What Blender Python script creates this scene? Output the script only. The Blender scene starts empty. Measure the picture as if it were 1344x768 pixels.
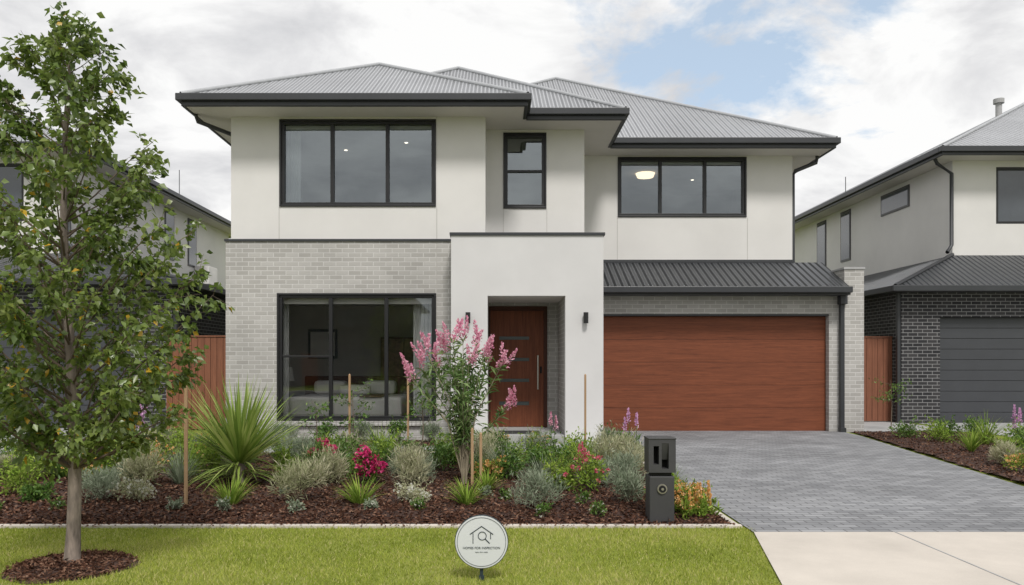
import bpy, math, random
import numpy as np
from mathutils import Matrix, Vector
rng=np.random.default_rng(7); random.seed(7)
scene=bpy.context.scene
scene.view_settings.view_transform='Standard'
try: scene.view_settings.look='None'
except Exception: pass
scene.view_settings.exposure=0
COL=scene.collection
# ---------------------------------------------------------------- materials
def newmat(name):
    m=bpy.data.materials.new(name); m.use_nodes=True
    nt=m.node_tree; nt.nodes.clear()
    o=nt.nodes.new('ShaderNodeOutputMaterial')
    return m,nt,o
def N(nt,t,**kw):
    n=nt.nodes.new(t)
    for k,v in kw.items():
        if k in n.inputs.keys(): n.inputs[k].default_value=v
        else: setattr(n,k,v)
    return n
def ramp(nt,stops,interp='LINEAR'):
    r=nt.nodes.new('ShaderNodeValToRGB'); cr=r.color_ramp; cr.interpolation=interp
    while len(cr.elements)<len(stops): cr.elements.new(0.5)
    for e,(p,c) in zip(cr.elements,stops):
        e.position=p; e.color=(c[0],c[1],c[2],1)
    return r
def mathn(nt,op,a,b=None):
    n=nt.nodes.new('ShaderNodeMath'); n.operation=op
    for i,v in enumerate((a,b)):
        if v is None: continue
        if isinstance(v,(int,float)): n.inputs[i].default_value=v
        else: nt.links.new(v,n.inputs[i])
    return n.outputs[0]
def plain(name,c,rough=.6,metal=0,var=.08,vs=2.5,bs=60,bump=.15,bd=.003,stretch=(1,1,1),spec=.5,fine=.0):
    m,nt,o=newmat(name); L=nt.links.new
    tc=N(nt,'ShaderNodeTexCoord'); mp=N(nt,'ShaderNodeMapping'); mp.inputs['Scale'].default_value=stretch
    L(tc.outputs['Object'],mp.inputs[0])
    n1=N(nt,'ShaderNodeTexNoise',Scale=vs,Detail=5.0,Roughness=.6); L(mp.outputs[0],n1.inputs['Vector'])
    n2=N(nt,'ShaderNodeTexNoise',Scale=bs,Detail=2.0); L(mp.outputs[0],n2.inputs['Vector'])
    mixf=mathn(nt,'ADD',mathn(nt,'MULTIPLY',n1.outputs[0],1-fine),mathn(nt,'MULTIPLY',n2.outputs[0],fine))
    r=ramp(nt,[(.3,[x*(1-var) for x in c]),(.7,[min(1,x*(1+var)) for x in c])]); L(mixf,r.inputs[0])
    p=N(nt,'ShaderNodeBsdfPrincipled',Roughness=rough,Metallic=metal)
    p.inputs['Specular IOR Level'].default_value=spec
    L(r.outputs[0],p.inputs['Base Color'])
    if bump>0:
        b=N(nt,'ShaderNodeBump',Strength=bump,Distance=bd); L(n2.outputs[0],b.inputs['Height']); L(b.outputs[0],p.inputs['Normal'])
    L(p.outputs[0],o.inputs[0]); return m
def brick(name,c1,c2,cm,bw=.24,rh=.086,ms=.006,horizontal=False,rough=.8,bd=.006,var=.15,offset=.5):
    m,nt,o=newmat(name); L=nt.links.new
    tc=N(nt,'ShaderNodeTexCoord'); s=N(nt,'ShaderNodeSeparateXYZ'); L(tc.outputs['Object'],s.inputs[0])
    c=N(nt,'ShaderNodeCombineXYZ')
    if horizontal: L(s.outputs[0],c.inputs[0]); L(s.outputs[1],c.inputs[1])
    else: L(mathn(nt,'ADD',s.outputs[0],s.outputs[1]),c.inputs[0]); L(s.outputs[2],c.inputs[1])
    b=N(nt,'ShaderNodeTexBrick',Scale=1.0); b.offset=offset
    b.inputs['Brick Width'].default_value=bw; b.inputs['Row Height'].default_value=rh
    b.inputs['Mortar Size'].default_value=ms; b.inputs['Mortar Smooth'].default_value=.2
    b.inputs['Color1'].default_value=(*c1,1); b.inputs['Color2'].default_value=(*c2,1); b.inputs['Mortar'].default_value=(*cm,1)
    L(c.outputs[0],b.inputs['Vector'])
    n=N(nt,'ShaderNodeTexNoise',Scale=.9,Detail=6.0); L(tc.outputs['Object'],n.inputs['Vector'])
    n2=N(nt,'ShaderNodeTexNoise',Scale=70.0,Detail=2.0); L(tc.outputs['Object'],n2.inputs['Vector'])
    r=ramp(nt,[(.25,[1-var]*3),(.75,[1+var*.5]*3)]); L(n.outputs[0],r.inputs[0])
    mx=N(nt,'ShaderNodeMix',data_type='RGBA',blend_type='MULTIPLY'); mx.inputs[0].default_value=1
    L(b.outputs['Color'],mx.inputs[6]); L(r.outputs[0],mx.inputs[7])
    p=N(nt,'ShaderNodeBsdfPrincipled',Roughness=rough); p.inputs['Specular IOR Level'].default_value=.3
    L(mx.outputs[2],p.inputs['Base Color'])
    h=mathn(nt,'ADD',mathn(nt,'SUBTRACT',1.0,b.outputs['Fac']),mathn(nt,'MULTIPLY',n2.outputs[0],.25))
    bp=N(nt,'ShaderNodeBump',Strength=.7,Distance=bd); L(h,bp.inputs['Height']); L(bp.outputs[0],p.inputs['Normal'])
    L(p.outputs[0],o.inputs[0]); return m
def corrugated(name,c,period=.1,metal=.25,rough=.42):
    m,nt,o=newmat(name); L=nt.links.new
    uv=N(nt,'ShaderNodeTexCoord'); s=N(nt,'ShaderNodeSeparateXYZ'); L(uv.outputs['UV'],s.inputs[0])
    sn=mathn(nt,'SINE',mathn(nt,'MULTIPLY',s.outputs[0],2*math.pi/period))
    n=N(nt,'ShaderNodeTexNoise',Scale=.8,Detail=5.0); L(uv.outputs['UV'],n.inputs['Vector'])
    r=ramp(nt,[(.3,[x*.88 for x in c]),(.7,[x*1.08 for x in c])]); L(n.outputs[0],r.inputs[0])
    p=N(nt,'ShaderNodeBsdfPrincipled',Roughness=rough,Metallic=metal); L(r.outputs[0],p.inputs['Base Color'])
    b=N(nt,'ShaderNodeBump',Strength=1.0,Distance=.06); L(sn,b.inputs['Height']); L(b.outputs[0],p.inputs['Normal'])
    L(p.outputs[0],o.inputs[0]); return m
def leafmat(name,cols,trans=.3,gloss=0.0):
    m,nt,o=newmat(name); L=nt.links.new
    a=N(nt,'ShaderNodeAttribute'); a.attribute_name='rnd'
    st=[(i/max(1,len(cols)-1),c) for i,c in enumerate(cols)]
    r=ramp(nt,st); L(a.outputs['Fac'],r.inputs[0])
    p=N(nt,'ShaderNodeBsdfDiffuse'); L(r.outputs[0],p.inputs['Color']); s=p.outputs[0]
    if trans>0:
        t=N(nt,'ShaderNodeBsdfTranslucent'); L(r.outputs[0],t.inputs[0])
        mx=N(nt,'ShaderNodeMixShader'); mx.inputs[0].default_value=trans
        L(s,mx.inputs[1]); L(t.outputs[0],mx.inputs[2]); s=mx.outputs[0]
    if gloss>0:
        g_=N(nt,'ShaderNodeBsdfGlossy',Roughness=.38); mx=N(nt,'ShaderNodeMixShader'); mx.inputs[0].default_value=gloss
        L(s,mx.inputs[1]); L(g_.outputs[0],mx.inputs[2]); s=mx.outputs[0]
    L(s,o.inputs[0]); return m
def wood(name,ca,cb,axis='x',rough=.5):
    m,nt,o=newmat(name); L=nt.links.new
    tc=N(nt,'ShaderNodeTexCoord'); mp=N(nt,'ShaderNodeMapping')
    mp.inputs['Scale'].default_value={'x':(.6,4,14),'z':(14,4,.6)}[axis]
    L(tc.outputs['Object'],mp.inputs[0])
    n=N(nt,'ShaderNodeTexNoise',Scale=2.2,Detail=8.0,Roughness=.65,Distortion=.6); L(mp.outputs[0],n.inputs['Vector'])
    n2=N(nt,'ShaderNodeTexNoise',Scale=9.0,Detail=5.0,Roughness=.7); L(mp.outputs[0],n2.inputs['Vector'])
    f=mathn(nt,'ADD',mathn(nt,'MULTIPLY',n.outputs[0],.6),mathn(nt,'MULTIPLY',n2.outputs[0],.4))
    r=ramp(nt,[(.36,ca),(.64,cb)]); L(f,r.inputs[0])
    p=N(nt,'ShaderNodeBsdfPrincipled',Roughness=rough); L(r.outputs[0],p.inputs['Base Color']); p.inputs['Specular IOR Level'].default_value=.3
    b=N(nt,'ShaderNodeBump',Strength=.2,Distance=.003); L(f,b.inputs['Height']); L(b.outputs[0],p.inputs['Normal'])
    L(p.outputs[0],o.inputs[0]); return m
def glass(name,fac,tint):
    m,nt,o=newmat(name); L=nt.links.new
    t=N(nt,'ShaderNodeBsdfTransparent'); t.inputs[0].default_value=(*tint,1)
    g=N(nt,'ShaderNodeBsdfGlossy',Roughness=.0); g.inputs[0].default_value=(.88,.96,1,1)
    lw=N(nt,'ShaderNodeFresnel',IOR=1.45)
    f=mathn(nt,'ADD',mathn(nt,'MULTIPLY',lw.outputs[0],.8),fac)
    tc=N(nt,'ShaderNodeTexCoord'); n=N(nt,'ShaderNodeTexNoise',Scale=1.4,Detail=1.0); L(tc.outputs['Object'],n.inputs['Vector'])
    b=N(nt,'ShaderNodeBump',Strength=.08,Distance=.02); L(n.outputs[0],b.inputs['Height']); L(b.outputs[0],g.inputs['Normal'])
    mx=N(nt,'ShaderNodeMixShader'); L(f,mx.inputs[0]); L(t.outputs[0],mx.inputs[1]); L(g.outputs[0],mx.inputs[2])
    L(mx.outputs[0],o.inputs[0]); return m
def emis(name,c,s):
    m,nt,o=newmat(name); e=N(nt,'ShaderNodeEmission',Strength=s); e.inputs[0].default_value=(*c,1); nt.links.new(e.outputs[0],o.inputs[0]); return m

M_render=plain('off_white_render',(.655,.642,.622),.85,var=.055,vs=.7,bs=180,bump=.25,bd=.002)
M_portico=plain('portico_render',(.60,.594,.588),.85,var=.05,vs=.9,bs=180,bump=.25,bd=.002)
M_joint=plain('render_joint',(.40,.385,.36),.9)
M_soffit=plain('soffit_paint',(.62,.59,.55),.7,var=.03)
M_dark=plain('charcoal_trim',(.032,.034,.038),.42,var=.1)
M_frame=plain('black_window_frame',(.010,.010,.011),.4,var=.1)
M_roof=corrugated('zinc_corrugated_roof',(.47,.48,.50),.15,.3,.38)
M_ridge=plain('zinc_ridge_cap',(.38,.39,.405),.5,metal=.2)
M_roofd=corrugated('charcoal_corrugated_roof',(.095,.10,.108),.15,.3)
M_brick=brick('pale_grey_brick',(.37,.357,.335),(.46,.447,.425),(.57,.56,.54),.24,.086,.0085,var=.18)
M_dbrick=brick('charcoal_brick',(.024,.024,.027),(.05,.048,.05),(.27,.27,.27),.24,.086,.0075)
M_paver=brick('grey_pavers',(.20,.205,.215),(.30,.305,.315),(.10,.10,.105),.2,.1,.006,True,.85,.005,.30)
M_conc=plain('concrete',(.52,.475,.42),.9,var=.14,vs=1.3,bs=120,bump=.4,bd=.002,fine=.25)
M_path=plain('path_concrete',(.36,.36,.36),.9,var=.1,vs=2,bs=120,bump=.3,bd=.002)
M_asph=plain('asphalt',(.05,.05,.052),.9,var=.2,vs=3,bs=200,bump=.5)
M_gdoor=wood('garage_timber',(.112,.034,.016),(.235,.073,.033),'x',.55)
M_door=wood('door_timber',(.12,.036,.017),(.25,.08,.036),'z',.5)
M_doord=wood('door_frame_timber',(.05,.018,.011),(.09,.03,.018),'z',.5)
M_fence=wood('fence_timber',(.15,.058,.033),(.27,.11,.062),'z',.7)
M_stake=wood('stake_timber',(.30,.19,.10),(.46,.31,.18),'z',.8)
M_dpanel=plain('dark_garage_panel',(.045,.048,.054),.5,var=.06)
M_glassU=glass('window_glass_upper',.20,(.74,.80,.83))
M_glassL=glass('window_glass_lower',.09,(.93,.94,.94))
M_dglass=plain('dark_glass',(.06,.07,.08),.06,var=.2,vs=.7,bump=.0,spec=1.0)
M_int=plain('interior_paint',(.56,.53,.49),.8)
M_intd=plain('interior_floor',(.26,.20,.15),.5)
M_white=plain('white_linen',(.78,.76,.73),.9)
M_sheer=plain('sheer_curtain',(.72,.72,.70),.9)
M_metal=plain('brushed_steel',(.5,.48,.44),.3,metal=.9)
M_frost=plain('frosted_glass',(.10,.12,.12),.25)
M_brown=plain('picture_art',(.2,.13,.08),.6,var=.5,vs=12)
M_mail=plain('mailbox_charcoal',(.045,.045,.047),.55,var=.15,bs=120,bump=.2)
M_black=plain('black_void',(.006,.006,.006),.8)
M_sign=plain('sign_white',(.62,.64,.65),.45,var=.02)
M_signd=plain('sign_ink',(.02,.035,.045),.5)
M_mulch=plain('mulch_soil',(.060,.030,.021),.95,var=.6,vs=25,bs=90,bump=1,bd=.02)
M_bark=plain('tree_bark',(.22,.18,.15),.9,var=.5,vs=22,bs=60,bump=.9,bd=.008,stretch=(1,1,.25))
M_twig=plain('twig_bark',(.14,.105,.075),.9,var=.3,bump=0)
M_stem=plain('pale_stem_bark',(.27,.23,.16),.9,var=.3,bump=0)
M_mat=plain('coir_mat',(.03,.03,.03),.95)
M_lamp=emis('downlight_glow',(1,.86,.66),3); M_lampw=emis('warm_ceiling_glow',(1,.74,.46),2.2)
M_tree=leafmat('tree_leaves',[(.065,.11,.018),(.11,.17,.03),(.155,.23,.042),(.22,.285,.07),(.13,.195,.037),(.19,.25,.055),(.56,.36,.03)],.38,.06)
M_green=leafmat('green_leaves',[(.05,.11,.022),(.10,.19,.036),(.19,.29,.06)],.3,.03)
M_lime=leafmat('lime_leaves',[(.12,.20,.03),(.22,.33,.05),(.36,.44,.10)])
M_yucca=leafmat('yucca_leaves',[(.14,.23,.04),(.28,.38,.08),(.46,.52,.17)],.28,.04)
M_grey=leafmat('greygreen_leaves',[(.16,.21,.13),(.27,.32,.22),(.40,.44,.33)])
M_cream=leafmat('cream_leaves',[(.26,.29,.14),(.46,.46,.29),(.64,.60,.44)])
M_oland=leafmat('pink_tree_leaves',[(.08,.16,.04),(.17,.27,.08),(.29,.39,.15)],.38,.04)
M_orange=leafmat('orange_flowers',[(.64,.28,.07),(.76,.46,.16),(.74,.56,.36)],.2)
M_pink=leafmat('pink_flowers',[(.60,.20,.34),(.78,.38,.50),(.86,.58,.66)],.3)
M_mag=leafmat('magenta_flowers',[(.48,.02,.12),(.64,.05,.20),(.72,.14,.30)],.2)
M_red=leafmat('red_flowers',[(.5,.06,.12),(.64,.14,.2),(.70,.30,.32)],.2)
M_purp=leafmat('mauve_flowers',[(.48,.22,.44),(.64,.36,.58),(.76,.5,.7)],.2)
M_whitef=leafmat('white_flowers',[(.6,.6,.5),(.75,.75,.68)],.2)
M_grass=leafmat('grass_blades',[(.17,.21,.03),(.30,.355,.052),(.42,.45,.10),(.56,.50,.24)],.3)
M_chips=leafmat('mulch_chips',[(.035,.017,.012),(.085,.042,.028),(.15,.078,.052),(.26,.16,.11)],.0)
def ground_mat():
    m,nt,o=newmat('turf'); L=nt.links.new
    tc=N(nt,'ShaderNodeTexCoord')
    n=N(nt,'ShaderNodeTexNoise',Scale=1.2,Detail=8.0,Roughness=.65); L(tc.outputs['Object'],n.inputs['Vector'])
    n2=N(nt,'ShaderNodeTexNoise',Scale=90.0,Detail=3.0); L(tc.outputs['Object'],n2.inputs['Vector'])
    f=mathn(nt,'ADD',mathn(nt,'MULTIPLY',n.outputs[0],.6),mathn(nt,'MULTIPLY',n2.outputs[0],.4))
    r=ramp(nt,[(.3,(.13,.17,.03)),(.5,(.22,.26,.055)),(.7,(.34,.35,.12))]); L(f,r.inputs[0])
    p=N(nt,'ShaderNodeBsdfDiffuse'); L(r.outputs[0],p.inputs['Color'])
    b=N(nt,'ShaderNodeBump',Strength=.8,Distance=.02); L(n2.outputs[0],b.inputs['Height']); L(b.outputs[0],p.inputs['Normal'])
    L(p.outputs[0],o.inputs[0]); return m
M_turf=ground_mat()
# ---------------------------------------------------------------- geometry helpers
def grp(name,loc=(0,0,0)):
    e=bpy.data.objects.new(name,None); e.location=loc; e.empty_display_size=.3; COL.objects.link(e); return e
def put(o,parent):
    COL.objects.link(o)
    if parent is not None:
        o.parent=parent; o.matrix_parent_inverse=Matrix.Translation(-Vector(parent.location))
    return o
def meshobj(name,v,f,mats,parent=None,bevel=0,smooth=False):
    me=bpy.data.meshes.new(name); me.from_pydata([tuple(map(float,p)) for p in v],[],f)
    for m in (mats if isinstance(mats,(list,tuple)) else [mats]): me.materials.append(m)
    me.update()
    if smooth:
        me.polygons.foreach_set('use_smooth',[True]*len(me.polygons))
    o=bpy.data.objects.new(name,me); put(o,parent)
    if bevel:
        b=o.modifiers.new('bevel','BEVEL'); b.width=bevel; b.segments=2; b.limit_method='ANGLE'
    return o
BF=[(0,3,2,1),(4,5,6,7),(0,1,5,4),(1,2,6,5),(2,3,7,6),(3,0,4,7)]
def bverts(x0,x1,y0,y1,z0,z1):
    x0,x1=sorted((x0,x1)); y0,y1=sorted((y0,y1)); z0,z1=sorted((z0,z1))
    return [(x0,y0,z0),(x1,y0,z0),(x1,y1,z0),(x0,y1,z0),(x0,y0,z1),(x1,y0,z1),(x1,y1,z1),(x0,y1,z1)]
def box(name,x0,x1,y0,y1,z0,z1,mat,parent=None,bevel=0):
    return meshobj(name,bverts(x0,x1,y0,y1,z0,z1),BF,mat,parent,bevel)
def boxes(name,lst,mat,parent=None,bevel=0):
    v=[];f=[]
    for b in lst:
        n=len(v); v+=bverts(*b); f+=[tuple(i+n for i in q) for q in BF]
    return meshobj(name,v,f,mat,parent,bevel)
def poly(name,pts,z,mat,parent=None):
    return meshobj(name,[(x,y,z) for x,y in pts],[tuple(range(len(pts)))],mat,parent)
def cyl(name,x,y,z0,z1,r,mat,parent=None,n=20,r1=None,axis='z'):
    r1=r if r1 is None else r1
    v=[];
    for k,(zz,rr) in enumerate(((z0,r),(z1,r1))):
        for i in range(n):
            a=2*math.pi*i/n; c,s=rr*math.cos(a),rr*math.sin(a)
            v.append((x+c,y+s,zz) if axis=='z' else (x+c,zz,y+s))
    f=[(i,(i+1)%n,(i+1)%n+n,i+n) for i in range(n)]+[tuple(range(n))[::-1],tuple(range(n,2*n))]
    return meshobj(name,v,f,mat,parent)
def wall(name,x0,x1,z0,z1,y,t,holes,mat,parent):
    xs=sorted({x0,x1,*[h[0] for h in holes],*[h[1] for h in holes]}); zs=sorted({z0,z1,*[h[2] for h in holes],*[h[3] for h in holes]})
    nx,nz=len(xs)-1,len(zs)-1
    def solid(i,j):
        if i<0 or j<0 or i>=nx or j>=nz: return False
        cx,cz=(xs[i]+xs[i+1])/2,(zs[j]+zs[j+1])/2
        return not any(h[0]<cx<h[1] and h[2]<cz<h[3] for h in holes)
    v=[];f=[]
    def q(*p):
        n=len(v); v.extend(p); f.append((n,n+1,n+2,n+3))
    for i in range(nx):
        for j in range(nz):
            if not solid(i,j): continue
            a,b,c,d=xs[i],xs[i+1],zs[j],zs[j+1]; Y=y+t
            q((a,y,c),(b,y,c),(b,y,d),(a,y,d)); q((b,Y,c),(a,Y,c),(a,Y,d),(b,Y,d))
            if not solid(i-1,j): q((a,Y,c),(a,y,c),(a,y,d),(a,Y,d))
            if not solid(i+1,j): q((b,y,c),(b,Y,c),(b,Y,d),(b,y,d))
            if not solid(i,j-1): q((a,Y,c),(b,Y,c),(b,y,c),(a,y,c))
            if not solid(i,j+1): q((a,y,d),(b,y,d),(b,Y,d),(a,Y,d))
    return meshobj(name,v,f,mat,parent)
def window(p,x0,x1,z0,z1,y,mull=(),trans=(),g=None,fw=.055,mw=.07,blind=0):
    L=[(x0,x1,y+.02,y+.12,z0,z0+fw),(x0,x1,y+.02,y+.12,z1-fw,z1),(x0,x0+fw,y+.02,y+.12,z0+fw,z1-fw),(x1-fw,x1,y+.02,y+.12,z0+fw,z1-fw)]
    for m in mull: L.append((m-mw/2,m+mw/2,y+.025,y+.115,z0+fw,z1-fw))
    for (a,b,z) in trans: L.append((a,b,y+.035,y+.105,z-.022,z+.022))
    L+=[(x0-.035,x1+.035,y-.02,y+.018,z1-.002,z1+.035),(x0-.035,x1+.035,y-.025,y+.018,z0-.035,z0+.002),(x0-.035,x0+.002,y-.02,y+.018,z0+.002,z1-.002),(x1-.002,x1+.035,y-.02,y+.018,z0+.002,z1-.002)]
    boxes('window_frame',L,M_frame,p,.004)
    ed=[x0+.03,*mull,x1-.03]
    for a,b in zip(ed[:-1],ed[1:]):
        j=[random.uniform(-.004,.004) for _ in range(3)]
        meshobj('window_glass',[(a,y+.08+j[0],z0+.03),(b,y+.08+j[1],z0+.03),(b,y+.08+j[1]+j[2],z1-.03),(a,y+.08+j[0]+j[2],z1-.03)],[(0,1,2,3)],g or M_glassU,p)
    if blind: box('roller_blind',x0+.04,x1-.04,y+.2,y+.23,z1-blind,z1+.01,M_white,p)
def room(p,x0,x1,y0,y1,z0,z1):
    v=bverts(x0,x1,y0,y1,z0,z1)
    meshobj('room_shell',v,[(4,5,6,7),(1,2,6,5),(2,3,7,6),(3,0,4,7)],M_int,p)
    meshobj('room_floor',v,[(0,1,2,3)],M_intd,p)
def hip_roof(p,x0,x1,y0,y1,z,pitch,mat,cap,name='roof_covering'):
    h=(x1-x0)/2; xm=(x0+x1)/2; za=z+h*pitch; ya,yb=y0+h,y1-h
    v=[(x0,y0,z),(x1,y0,z),(x1,y1,z),(x0,y1,z),(xm,ya,za),(xm,yb,za)]
    f=[(0,1,4),(1,2,5,4),(2,3,5),(3,0,4,5)]
    me=bpy.data.meshes.new(name); me.from_pydata(v,[],f); me.materials.append(mat); uv=me.uv_layers.new(name='UVMap')
    for pl in me.polygons:
        for li in pl.loop_indices:
            c=v[me.loops[li].vertex_index]
            uv.data[li].uv=(c[0],c[1]) if pl.index in (0,2) else (c[1],c[0])
    put(bpy.data.objects.new(name,me),p)
    a=Acc()
    for s,e in ((0,4),(1,4),(2,5),(3,5),(4,5)):
        s,e=np.array(v[s]),np.array(v[e]); u=np.array([0,0,.015])
        tube(a,[s+u,e+u],[.045,.045],8,0)
    a.build('ridge_capping',[cap],parent=p)
def slope(p,pts,mat,along,name='roof_covering'):
    me=bpy.data.meshes.new(name); me.from_pydata(pts,[],[tuple(range(len(pts)))]); me.materials.append(mat); uv=me.uv_layers.new(name='UVMap')
    for l in me.loops:
        c=pts[l.vertex_index]; uv.data[l.index].uv=(c[0],c[1]) if along=='x' else (c[1],c[0])
    return put(bpy.data.objects.new(name,me),p)
class Acc:
    def __init__(s): s.v=[];s.f=[];s.m=[];s.r=[];s.n=0
    def add(s,V,F,mi,r=None):
        V=np.asarray(V,float).reshape(-1,3); F=np.asarray(F,int).reshape(-1,3)
        s.v.append(V); s.f.append(F+s.n); s.m.append(np.full(len(F),mi)); s.n+=len(V)
        s.r.append(rng.random(len(F)) if r is None else np.asarray(r,float))
    def build(s,name,mats,loc=(0,0,0),parent=None,smooth=False):
        V=np.concatenate(s.v)-np.array(loc); F=np.concatenate(s.f); m=np.concatenate(s.m).astype(np.int32); r=np.concatenate(s.r)
        me=bpy.data.meshes.new(name); me.vertices.add(len(V)); me.vertices.foreach_set('co',V.astype(np.float32).ravel())
        me.loops.add(len(F)*3); me.loops.foreach_set('vertex_index',F.astype(np.int32).ravel())
        me.polygons.add(len(F)); me.polygons.foreach_set('loop_start',(np.arange(len(F))*3).astype(np.int32))
        for x in mats: me.materials.append(x)
        me.polygons.foreach_set('material_index',m)
        if smooth: me.polygons.foreach_set('use_smooth',np.ones(len(F),bool))
        at=me.attributes.new('rnd','FLOAT','FACE'); at.data.foreach_set('value',r.astype(np.float32))
        me.update(calc_edges=True); me.validate()
        o=bpy.data.objects.new(name,me)
        if parent is None: o.location=loc; COL.objects.link(o)
        else: put(o,parent)
        return o
def nrm(a): return a/np.maximum(1e-9,np.linalg.norm(a,axis=-1,keepdims=True))
def tube(acc,pts,rad,n,mi):
    pts=np.asarray(pts,float); K=len(pts); V=[]
    for k in range(K):
        d=nrm(pts[min(k+1,K-1)]-pts[max(k-1,0)]); u=np.array([1,0,0]) if abs(d[0])<.8 else np.array([0,1,0])
        a=nrm(np.cross(d,u)); b=np.cross(d,a)
        for i in range(n):
            t=2*math.pi*i/n; V.append(pts[k]+rad[k]*(math.cos(t)*a+math.sin(t)*b))
    F=[]
    for k in range(K-1):
        for i in range(n):
            p,q=k*n+i,k*n+(i+1)%n; F+=[(p,q,q+n),(p,q+n,p+n)]
    acc.add(V,F,mi)
def leaves(acc,P,D,L,W,mi,r=None,fold=.2,droop=.0):
    P=np.asarray(P,float); n=len(P)
    if n==0: return
    D=nrm(np.asarray(D,float)); R=rng.normal(size=(n,3)); R[:,2]+=1.0
    S=nrm(np.cross(D,R)); U=np.cross(S,D)
    L=(np.ones(n)*L*rng.uniform(.7,1.25,n))[:,None]; W=(np.ones(n)*W*rng.uniform(.75,1.2,n))[:,None]
    mid=P+D*L*.45; tip=P+D*L; tip[:,2]-=(droop*L[:,0])
    V=np.stack([P,mid+S*W/2+U*fold*W,tip,mid-S*W/2+U*fold*W],1).reshape(-1,3)
    b=np.arange(n)[:,None]*4; F=np.stack([np.hstack([b,b+1,b+2]),np.hstack([b,b+2,b+3])],1).reshape(-1,3)
    r=rng.random(n) if r is None else r
    acc.add(V,F,mi,np.repeat(r,2))
def blades(acc,P,az,L,lean,curve,W,mi,segs=4,r=None):
    P=np.asarray(P,float); n=len(P); L=np.ones(n)*L; lean=np.ones(n)*lean; curve=np.ones(n)*curve; W=np.ones(n)*W
    c=P.copy(); H=np.stack([np.cos(az),np.sin(az),np.zeros(n)],1); S=np.stack([-np.sin(az),np.cos(az),np.zeros(n)],1)
    rows=[]
    for j in range(segs+1):
        t=j/segs; w=W*(1-t**1.6)*(.6+.8*min(t*2,1)/1.4)*.5
        if j==segs: w=W*.02
        rows.append(c-S*w[:,None]); rows.append(c+S*w[:,None])
        a=lean+curve*t
        c=c+(H*np.sin(a)[:,None]+np.array([0,0,1])*np.cos(a)[:,None])*(L/segs)[:,None]
    V=np.stack(rows,1).reshape(-1,3); m=2*(segs+1); b=(np.arange(n)*m)[:,None]
    F=[]
    for j in range(segs):
        F.append(np.hstack([b+2*j,b+2*j+1,b+2*j+3])); F.append(np.hstack([b+2*j,b+2*j+3,b+2*j+2]))
    F=np.stack(F,1).reshape(-1,3); r=rng.random(n) if r is None else r
    acc.add(V,F,mi,np.repeat(r,2*segs))
# ---------------------------------------------------------------- ground
meshobj('ground',[(-500,-500,0),(500,-500,0),(500,500,0),(-500,500,0)],[(0,1,2,3)],M_turf)
poly('driveway',[(2.27,7.0),(5.93,7.0),(6.35,9.56),(7.43,16.2),(7.5,17.39),(2.0,17.39),(2.27,14.3)],.012,M_paver)
poly('driveway_apron',[(1.93,5.37),(1.60,3.92),(6.3,3.92),(5.93,6.99),(2.27,6.99)],.014,M_conc)
boxes('apron_joint',[(3.50,3.512,3.95,6.98,.0145,.018)],M_path)
poly('footpath',[(-40,2.4),(40,2.4),(40,3.9),(-40,3.9)],.010,M_conc)
poly('road',[(-200,-7.5),(200,-7.5),(200,-.4),(-200,-.4)],.004,M_asph)
boxes('kerb',[(-200,200,-.4,-.2,-.05,.12),(-200,200,-7.7,-7.5,-.05,.12)],M_conc,None,.02)
boxes('garden_edging',[(-9,2.24,7.205,7.265,-.03,.030),(2.17,2.235,7.27,12.9,-.03,.02)],M_conc,None,.01)
poly('entry_path',[(-5.2,13.0),(2.26,13.0),(2.26,14.5),(2.0,14.64),(-5.2,14.1)],.016,M_path)
poly('neighbour_driveway',[(-15,3.9),(-9.2,3.9),(-7.6,12),(-7.6,18.1),(-15,18.1)],.010,M_path)
poly('neighbour_driveway',[(10.2,3.9),(16,3.9),(18,19.7),(10.4,19.7)],.010,M_path)
poly('side_path',[(7.93,17.2),(10.3,17.2),(9.98,20.6),(7.93,20.6)],.013,M_path)
def bed(name,x0,x1,y0,y1,inside,nx=70,ny=60,chips=26000,hump=.05):
    xs=np.linspace(x0,x1,nx); ys=np.linspace(y0,y1,ny); v=[];f=[]
    ph=rng.random(4)*6
    def hz(x,y):
        e=np.minimum(np.minimum(x-x0,x1-x),np.minimum(y-y0,y1-y)); e=np.clip(e/.35,0,1)
        return .006+e*(hump+.015*np.sin(x*2.1+ph[0])*np.cos(y*1.7+ph[1])+.01*np.sin(x*6+ph[2])*np.sin(y*7+ph[3]))
    for y in ys:
        for x in xs: v.append((x,y,float(hz(x,y))+random.uniform(-.003,.004)))
    for j in range(ny-1):
        for i in range(nx-1):
            cx,cy=(xs[i]+xs[i+1])/2,(ys[j]+ys[j+1])/2
            if inside(cx,cy): f.append((j*nx+i,j*nx+i+1,(j+1)*nx+i+1,(j+1)*nx+i))
    g=grp(name,((x0+x1)/2,(y0+y1)/2,0))
    meshobj('mulch_soil',v,f,M_mulch,g,smooth=True)
    a=Acc(); k=int(chips*1.0)
    yy=y0+(y1-y0)*rng.random(k)**1.6; xx=rng.uniform(x0,x1,k)
    ok=np.array([inside(p,q) for p,q in zip(xx,yy)]); xx,yy=xx[ok],yy[ok]
    P=np.stack([xx,yy,hz(xx,yy)+rng.uniform(.0,.018,len(xx))],1); D=rng.normal(size=P.shape); D[:,2]*=.3
    r=rng.random(len(xx))**1.6
    leaves(a,P,D,.045,.018,0,r,fold=.1)
    if x0<-7:
        k2=500; leaves(a,np.stack([rng.uniform(x0,x1,k2),y0-.02-np.abs(rng.normal(0,.06,k2)),np.full(k2,.034)],1),rng.normal(size=(k2,3))*[1,1,.15],.03,.013,0)
    a.build('mulch_chips',[M_chips],parent=g)
bed('garden_bed',-7.4,2.17,7.27,12.98,lambda x,y:True,chips=60000)
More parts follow.
